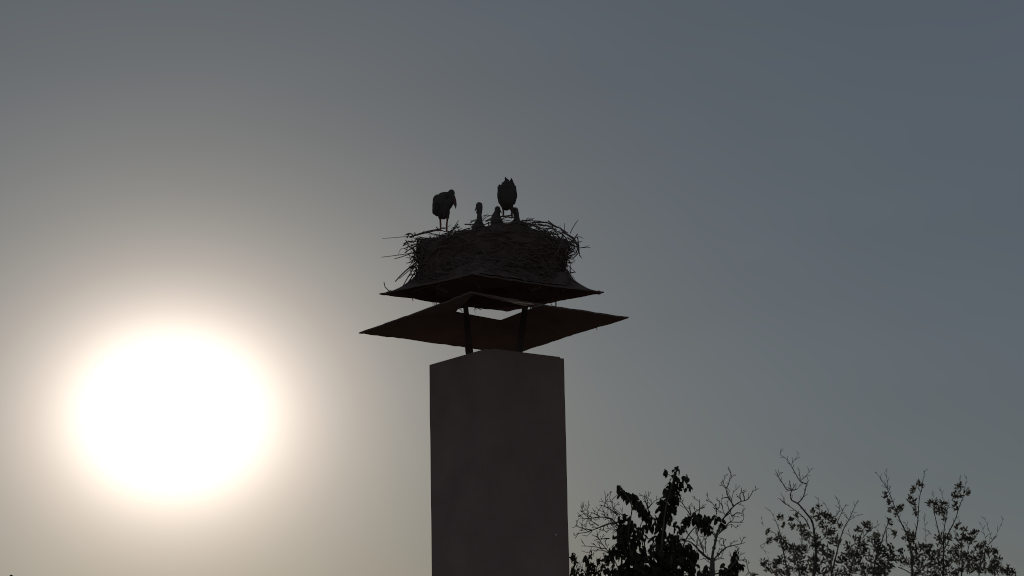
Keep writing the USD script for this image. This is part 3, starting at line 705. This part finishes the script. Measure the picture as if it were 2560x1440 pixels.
# -- the dark shrub with big drooping leaves
YS = 32.0
sh = thing('broad_leaved_shrub', 'dense dark shrub with large drooping leaves and a tall leafy spire, right of the chimney', 'shrub', foot(1630, 1440, YS))
tws = stems(sh, [([(1615, 1440), (1570, 1350), (1578, 1270), (1562, 1235), (1549, 1218)], 3.2, 0.9, True), ([(1650, 1440), (1655, 1340), (1668, 1260), (1680, 1210), (1688, 1175)], 3.6, 1.0, True),
                 ([(1690, 1440), (1700, 1385), (1735, 1320), (1770, 1300), (1796, 1305)], 2.8, 0.9, True), ([(1640, 1440), (1610, 1380), (1600, 1320), (1622, 1290)], 2.5, 0.9, True),
                 ([(1560, 1440), (1535, 1400), (1528, 1380)], 2.0, 0.8, True), ([(1740, 1440), (1800, 1432), (1830, 1415), (1848, 1380)], 2.4, 1.2, True), ([(1690, 1200), (1705, 1205), (1716, 1193)], 1.2, 0.7, False),
                 ([(1690, 1230), (1708, 1225), (1720, 1219)], 1.2, 0.7, False), ([(1678, 1190), (1668, 1184), (1661, 1181)], 1.0, 0.6, False), ([(1660, 1325), (1625, 1345), (1612, 1344)], 1.0, 0.8, False), ([(1720, 1330), (1690, 1318), (1668, 1312)], 1.2, 0.8, False)], YS, twig=False)
dense = [(1690, 1178, 9, 10), (1663, 1181, 8, 5), (1714, 1194, 9, 9), (1719, 1219, 10, 7), (1684, 1199, 13, 9), (1701, 1208, 9, 11), (1681, 1222, 21, 17), (1674, 1243, 27, 22), (1668, 1265, 25, 22), (1662, 1287, 20, 20), (1656, 1308, 15, 18), (1652, 1330, 13, 12),
         (1548, 1220, 8, 7), (1553, 1232, 8, 10), (1562, 1237, 15, 11), (1579, 1246, 16, 13), (1594, 1261, 14, 14), (1603, 1275, 10, 12), (1612, 1290, 14, 14), (1622, 1312, 14, 16), (1636, 1300, 9, 12),
         (1740, 1298, 22, 14), (1758, 1308, 22, 18), (1768, 1324, 12, 13), (1790, 1298, 10, 9), (1803, 1310, 10, 11), (1712, 1308, 10, 12), (1700, 1325, 8, 12), (1690, 1318, 7, 10),
         (1565, 1310, 22, 22), (1560, 1345, 26, 28), (1595, 1340, 20, 22), (1575, 1385, 40, 28), (1545, 1378, 22, 16), (1640, 1355, 16, 16), (1672, 1350, 20, 18), (1695, 1362, 24, 22), (1715, 1378, 18, 20), (1650, 1388, 40, 26), (1610, 1420, 60, 26), (1690, 1405, 42, 30), (1730, 1410, 18, 22), (1555, 1425, 30, 18),
         (1640, 1440, 90, 24), (1520, 1396, 16, 10), (1745, 1440, 25, 18), (1826, 1425, 24, 18), (1815, 1440, 22, 16), (1838, 1398, 7, 18), (1845, 1415, 14, 8), (1736, 1388, 10, 14), (1765, 1425, 9, 10)]
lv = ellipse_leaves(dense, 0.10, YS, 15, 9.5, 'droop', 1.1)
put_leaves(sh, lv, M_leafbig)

# -- low shrub hard against the chimney's right edge
YL = 30.5
ls = thing('low_shrub', 'low small leaved shrub at the bottom edge hard against the right side of the chimney', 'shrub', foot(1460, 1440, YL))
tws = stems(ls, [([(1450, 1445), (1440, 1415), (1432, 1392)], 1.6, 0.6, True), ([(1468, 1445), (1470, 1415), (1472, 1393)], 1.8, 0.6, True), ([(1488, 1445), (1496, 1410), (1502, 1392)], 1.6, 0.6, True), ([(1470, 1440), (1455, 1420), (1448, 1405)], 1.2, 0.5, False), ([(1490, 1435), (1510, 1418), (1522, 1408)], 1.2, 0.5, False)], YL, step=8, length=16)
obj('twigs', join(tws), M_bark, ls, kind='stuff')
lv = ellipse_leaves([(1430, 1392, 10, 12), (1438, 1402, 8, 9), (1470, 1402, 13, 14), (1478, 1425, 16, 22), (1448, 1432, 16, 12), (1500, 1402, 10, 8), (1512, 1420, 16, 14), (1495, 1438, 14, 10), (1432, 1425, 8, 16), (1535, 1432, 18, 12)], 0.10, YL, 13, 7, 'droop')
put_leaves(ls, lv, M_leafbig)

# -- the grey-green leafy shrubs at the right, the same kind twice
O3, O4, K3 = (1880, 1120), (2180, 1120), 4.5
def E_(o, l): return [(o[0] + a / K3, o[1] + b / K3, c / K3, d / K3) for a, b, c, d in l]
def S_(o, l): return [(to_px(o, K3, pts), r0, r1, dn) for pts, r0, r1, dn in l]
YR = 36.0
s1_ = thing('upright_shrub', 'grey green shrub with one long forked bare branch rising at its top left', 'shrub', foot(2040, 1440, YR))
tws = stems(s1_, S_(O3, [
    ([(700, 1440), (715, 1200), (705, 960), (680, 830), (600, 722), (512, 628), (430, 577), (438, 470)], 4.2, 1.3, True), ([(438, 470), (392, 465), (342, 390), (292, 302), (266, 246)], 1.5, 0.5, False), ([(436, 475), (416, 360)], 1.3, 1.0, False), ([(440, 468), (490, 398)], 1.1, 0.8, False), ([(436, 470), (400, 425)], 1.0, 0.5, False),
    ([(440, 468), (500, 455), (540, 395)], 1.0, 0.4, False), ([(506, 622), (562, 562), (592, 480), (610, 405), (632, 370)], 1.7, 1.0, False), ([(612, 406), (545, 378), (490, 292), (432, 192), (372, 115), (320, 75), (332, 0)], 1.5, 0.4, False), ([(548, 362), (590, 320), (658, 238)], 0.9, 0.4, False), ([(545, 358), (526, 210)], 0.8, 0.4, False), ([(440, 190), (522, 68)], 0.6, 0.35, False), ([(300, 310), (356, 268)], 0.6, 0.35, False),
    ([(650, 900), (592, 790), (520, 732), (392, 642), (342, 602), (306, 570)], 1.6, 0.8, False), ([(372, 642), (346, 548)], 0.9, 0.6, False), ([(420, 1440), (345, 1150), (320, 960), (270, 830), (200, 700)], 2.4, 0.4, True), ([(900, 1440), (960, 1150), (1000, 980), (1040, 880), (1090, 810), (1140, 700), (1190, 588)], 2.4, 0.6, True),
    ([(1090, 812), (1050, 750)], 0.8, 0.4, False), ([(1092, 815), (1200, 752)], 0.7, 0.35, False), ([(955, 845), (1020, 720), (1062, 640)], 1.0, 0.6, False), ([(938, 780), (988, 672), (962, 590), (952, 550)], 1.0, 0.5, False), ([(880, 800), (850, 700), (800, 600)], 0.8, 0.4, False), ([(760, 740), (745, 640), (748, 560)], 0.8, 0.4, False),
    ([(1100, 1440), (1180, 1150), (1240, 960), (1290, 850)], 2.2, 0.6, True), ([(1110, 1010), (1075, 925)], 0.8, 0.6, False), ([(1250, 1020), (1350, 900), (1430, 860)], 1.2, 0.5, False), ([(560, 1120), (562, 940), (500, 760)], 1.2, 0.5, False), ([(540, 1440), (500, 1250), (380, 1050), (180, 920)], 1.8, 0.5, True), ([(600, 1440), (400, 1330), (180, 1280)], 1.6, 0.6, False), ([(130, 880), (105, 780)], 0.5, 0.3, False), ([(170, 1060), (100, 1110), (200, 1180)], 0.6, 0.3, False)]), YR, step=13, length=15)
obj('twigs', join(tws), M_bark, s1_, kind='stuff')
ell = E_(O3, [(185, 945, 28, 40), (200, 1040, 40, 40), (325, 780, 34, 46), (350, 860, 28, 25), (435, 800, 30, 40), (500, 750, 28, 36), (285, 1010, 40, 50), (345, 1060, 50, 70), (450, 880, 40, 35), (560, 890, 55, 50), (600, 970, 60, 55), (755, 660, 34, 28), (690, 700, 30, 30), (720, 770, 48, 40), (800, 740, 40, 40), (860, 790, 60, 50), (790, 860, 60, 50), (920, 830, 50, 40), (990, 870, 30, 34), (880, 960, 80, 60), (940, 1050, 70, 50),
    (700, 1040, 70, 80), (780, 1130, 80, 60), (470, 1140, 70, 60), (580, 1140, 70, 60), (400, 1130, 50, 40), (510, 1240, 90, 60), (130, 1280, 40, 40), (180, 1350, 50, 45), (260, 1300, 50, 45), (330, 1260, 50, 50), (390, 1380, 60, 50), (290, 1400, 60, 40), (560, 1370, 100, 70), (700, 1280, 80, 80), (740, 1390, 90, 60), (860, 1230, 70, 90), (900, 1380, 90, 60), (1010, 1260, 60, 60),
    (1190, 920, 42, 40), (1290, 850, 50, 40), (1310, 900, 40, 30), (1180, 1010, 50, 40), (1230, 1080, 60, 60), (1090, 1100, 50, 50), (1080, 1200, 60, 60), (1180, 1190, 70, 60), (1150, 1310, 90, 60), (1060, 1400, 90, 50), (1280, 1150, 50, 60), (1400, 980, 36, 36), (1330, 1020, 34, 34), (1430, 1130, 60, 40), (1390, 1250, 90, 60), (1300, 1370, 110, 60), (1460, 1380, 80, 60), (20, 1420, 40, 26)])
put_leaves(s1_, ellipse_leaves(ell, 0.21, YR, 12.5, 4.6, 'up', 1.22), M_leafsmall)

YQ = 35.0
s2_ = thing('upright_shrub', 'grey green shrub with several tall leaf tufted shoots at the bottom right corner', 'shrub', foot(2330, 1440, YQ))
tws = stems(s2_, S_(O4, [
    ([(450, 1440), (440, 1150), (392, 970), (322, 812), (262, 672), (200, 520), (122, 392), (40, 268)], 2.8, 0.4, True), ([(175, 470), (160, 330), (156, 235)], 0.6, 0.3, False), ([(192, 480), (195, 430)], 0.8, 0.4, False), ([(470, 1060), (484, 1000), (502, 880), (522, 720), (546, 500), (575, 410)], 1.7, 0.8, False), ([(560, 430), (590, 300), (598, 255)], 0.5, 0.3, False),
    ([(545, 500), (520, 440), (530, 370)], 0.7, 0.4, False), ([(520, 760), (480, 690), (430, 610), (440, 520), (465, 440)], 0.8, 0.4, False), ([(790, 1060), (762, 985), (736, 862), (712, 762), (690, 640)], 1.6, 0.7, False), ([(800, 1440), (800, 1200), (806, 980), (826, 830), (850, 662), (862, 570)], 2.6, 0.4, True), ([(820, 1040), (855, 965), (932, 800), (992, 640), (1032, 550), (1085, 486)], 1.9, 0.6, False),
    ([(850, 690), (880, 670), (940, 690)], 0.6, 0.4, False), ([(20, 1440), (60, 1180), (110, 1040), (152, 930), (188, 830), (180, 780)], 2.6, 0.9, True), ([(165, 1080), (190, 900), (240, 930)], 1.2, 0.5, False), ([(420, 920), (360, 820)], 0.6, 0.4, False), ([(610, 1070), (600, 850), (592, 720)], 0.5, 0.3, False), ([(665, 980), (630, 930)], 0.9, 0.5, False),
    ([(1000, 1440), (1010, 1150), (1030, 950), (1060, 905)], 2.0, 0.6, True), ([(1000, 1080), (930, 930), (985, 845)], 1.0, 0.5, False), ([(1080, 1150), (1130, 1000), (1170, 920)], 1.2, 0.5, False), ([(1200, 1440), (1240, 1200), (1260, 1080)], 1.8, 0.6, True), ([(1300, 1090), (1350, 1040), (1372, 990)], 0.9, 0.6, False), ([(1290, 1070), (1240, 880), (1220, 840)], 0.5, 0.3, False), ([(1340, 1060), (1420, 920), (1475, 800)], 0.5, 0.3, False), ([(1350, 1030), (1310, 900), (1270, 790)], 0.45, 0.3, False),
    ([(1380, 1440), (1370, 1240), (1390, 1130)], 1.6, 0.6, True), ([(300, 1340), (400, 1390), (480, 1450)], 1.3, 1.0, False), ([(690, 560), (680, 470)], 0.45, 0.3, False), ([(985, 400), (990, 320)], 0.4, 0.3, False), ([(1040, 480), (1068, 310)], 0.4, 0.3, False), ([(800, 580), (765, 430)], 0.4, 0.3, False)]), YQ, step=12, length=13)
obj('twigs', join(tws), M_bark, s2_, kind='stuff')
ell = E_(O4, [(150, 530, 34, 40), (185, 610, 38, 36), (215, 690, 34, 30), (310, 690, 50, 44), (335, 660, 26, 28), (265, 740, 24, 30), (535, 395, 34, 36), (560, 420, 24, 22), (465, 470, 34, 38), (430, 560, 34, 34), (470, 600, 36, 34), (480, 690, 28, 44), (485, 740, 26, 20),
    (640, 610, 34, 40), (700, 610, 40, 50), (730, 680, 50, 60), (790, 640, 44, 60), (800, 720, 40, 44), (815, 790, 22, 26), (985, 440, 46, 46), (1070, 490, 40, 36), (930, 530, 40, 40), (975, 530, 40, 30), (930, 620, 34, 36), (950, 680, 30, 24), (205, 820, 26, 34), (215, 860, 22, 20), (240, 950, 32, 26), (255, 980, 22, 22),
    (420, 960, 50, 44), (380, 1010, 45, 30), (450, 1030, 50, 50), (450, 1110, 55, 40), (540, 1110, 60, 40), (620, 1120, 60, 40), (660, 1090, 30, 26), (770, 1010, 60, 44), (850, 1000, 50, 40), (800, 1080, 60, 40), (945, 885, 42, 26), (975, 860, 22, 22), (1030, 920, 40, 30), (1000, 1000, 55, 44), (1050, 1020, 50, 44), (980, 1090, 60, 40), (1130, 960, 50, 34), (1170, 940, 34, 24), (1120, 1040, 50, 44), (1250, 1090, 50, 40), (1200, 1130, 50, 40), (1330, 1150, 60, 40), (1390, 1160, 44, 34),
    (900, 1160, 70, 50), (750, 1180, 70, 50), (640, 1200, 70, 60), (500, 1200, 70, 60), (60, 1010, 50, 70), (40, 1100, 50, 60), (110, 1160, 60, 60), (210, 1120, 50, 50), (200, 1230, 70, 60), (320, 1160, 40, 30), (330, 1260, 60, 50), (440, 1290, 70, 50), (580, 1300, 80, 60), (720, 1290, 70, 70), (860, 1280, 80, 60), (1000, 1220, 90, 60), (1120, 1220, 80, 60), (1080, 1330, 110, 60), (1240, 1230, 80, 60), (1250, 1350, 100, 60), (1390, 1260, 70, 60), (1400, 1360, 90, 60), (1520, 1370, 70, 50), (1570, 1410, 50, 30), (900, 1390, 110, 50), (700, 1400, 110, 50), (520, 1400, 90, 46), (150, 1330, 90, 60), (70, 1400, 90, 46)])
put_leaves(s2_, ellipse_leaves(ell, 0.21, YQ, 12.5, 4.6, 'up', 1.2), M_leafsmall)

# -- the dark tip that just pokes in at the bottom left
pt = P(28, 1437.5, 20.0)
pole = thing('garden_stake', 'dark stake tip just poking in at the bottom left edge under the sun', 'stake', (pt[0], pt[1], 0))
shaft = trimesh.creation.cylinder(radius=0.014, height=pt[2] - 0.01, sections=12); shaft.apply_translation((pt[0], pt[1], (pt[2] - 0.01) / 2))
obj('shaft', shaft, M_steel, pole)
cap = trimesh.creation.capsule(radius=0.018, height=0.01, count=[10, 12]); cap.apply_translation((pt[0], pt[1], pt[2] - 0.02))
obj('end_cap', cap, M_steel, pole)
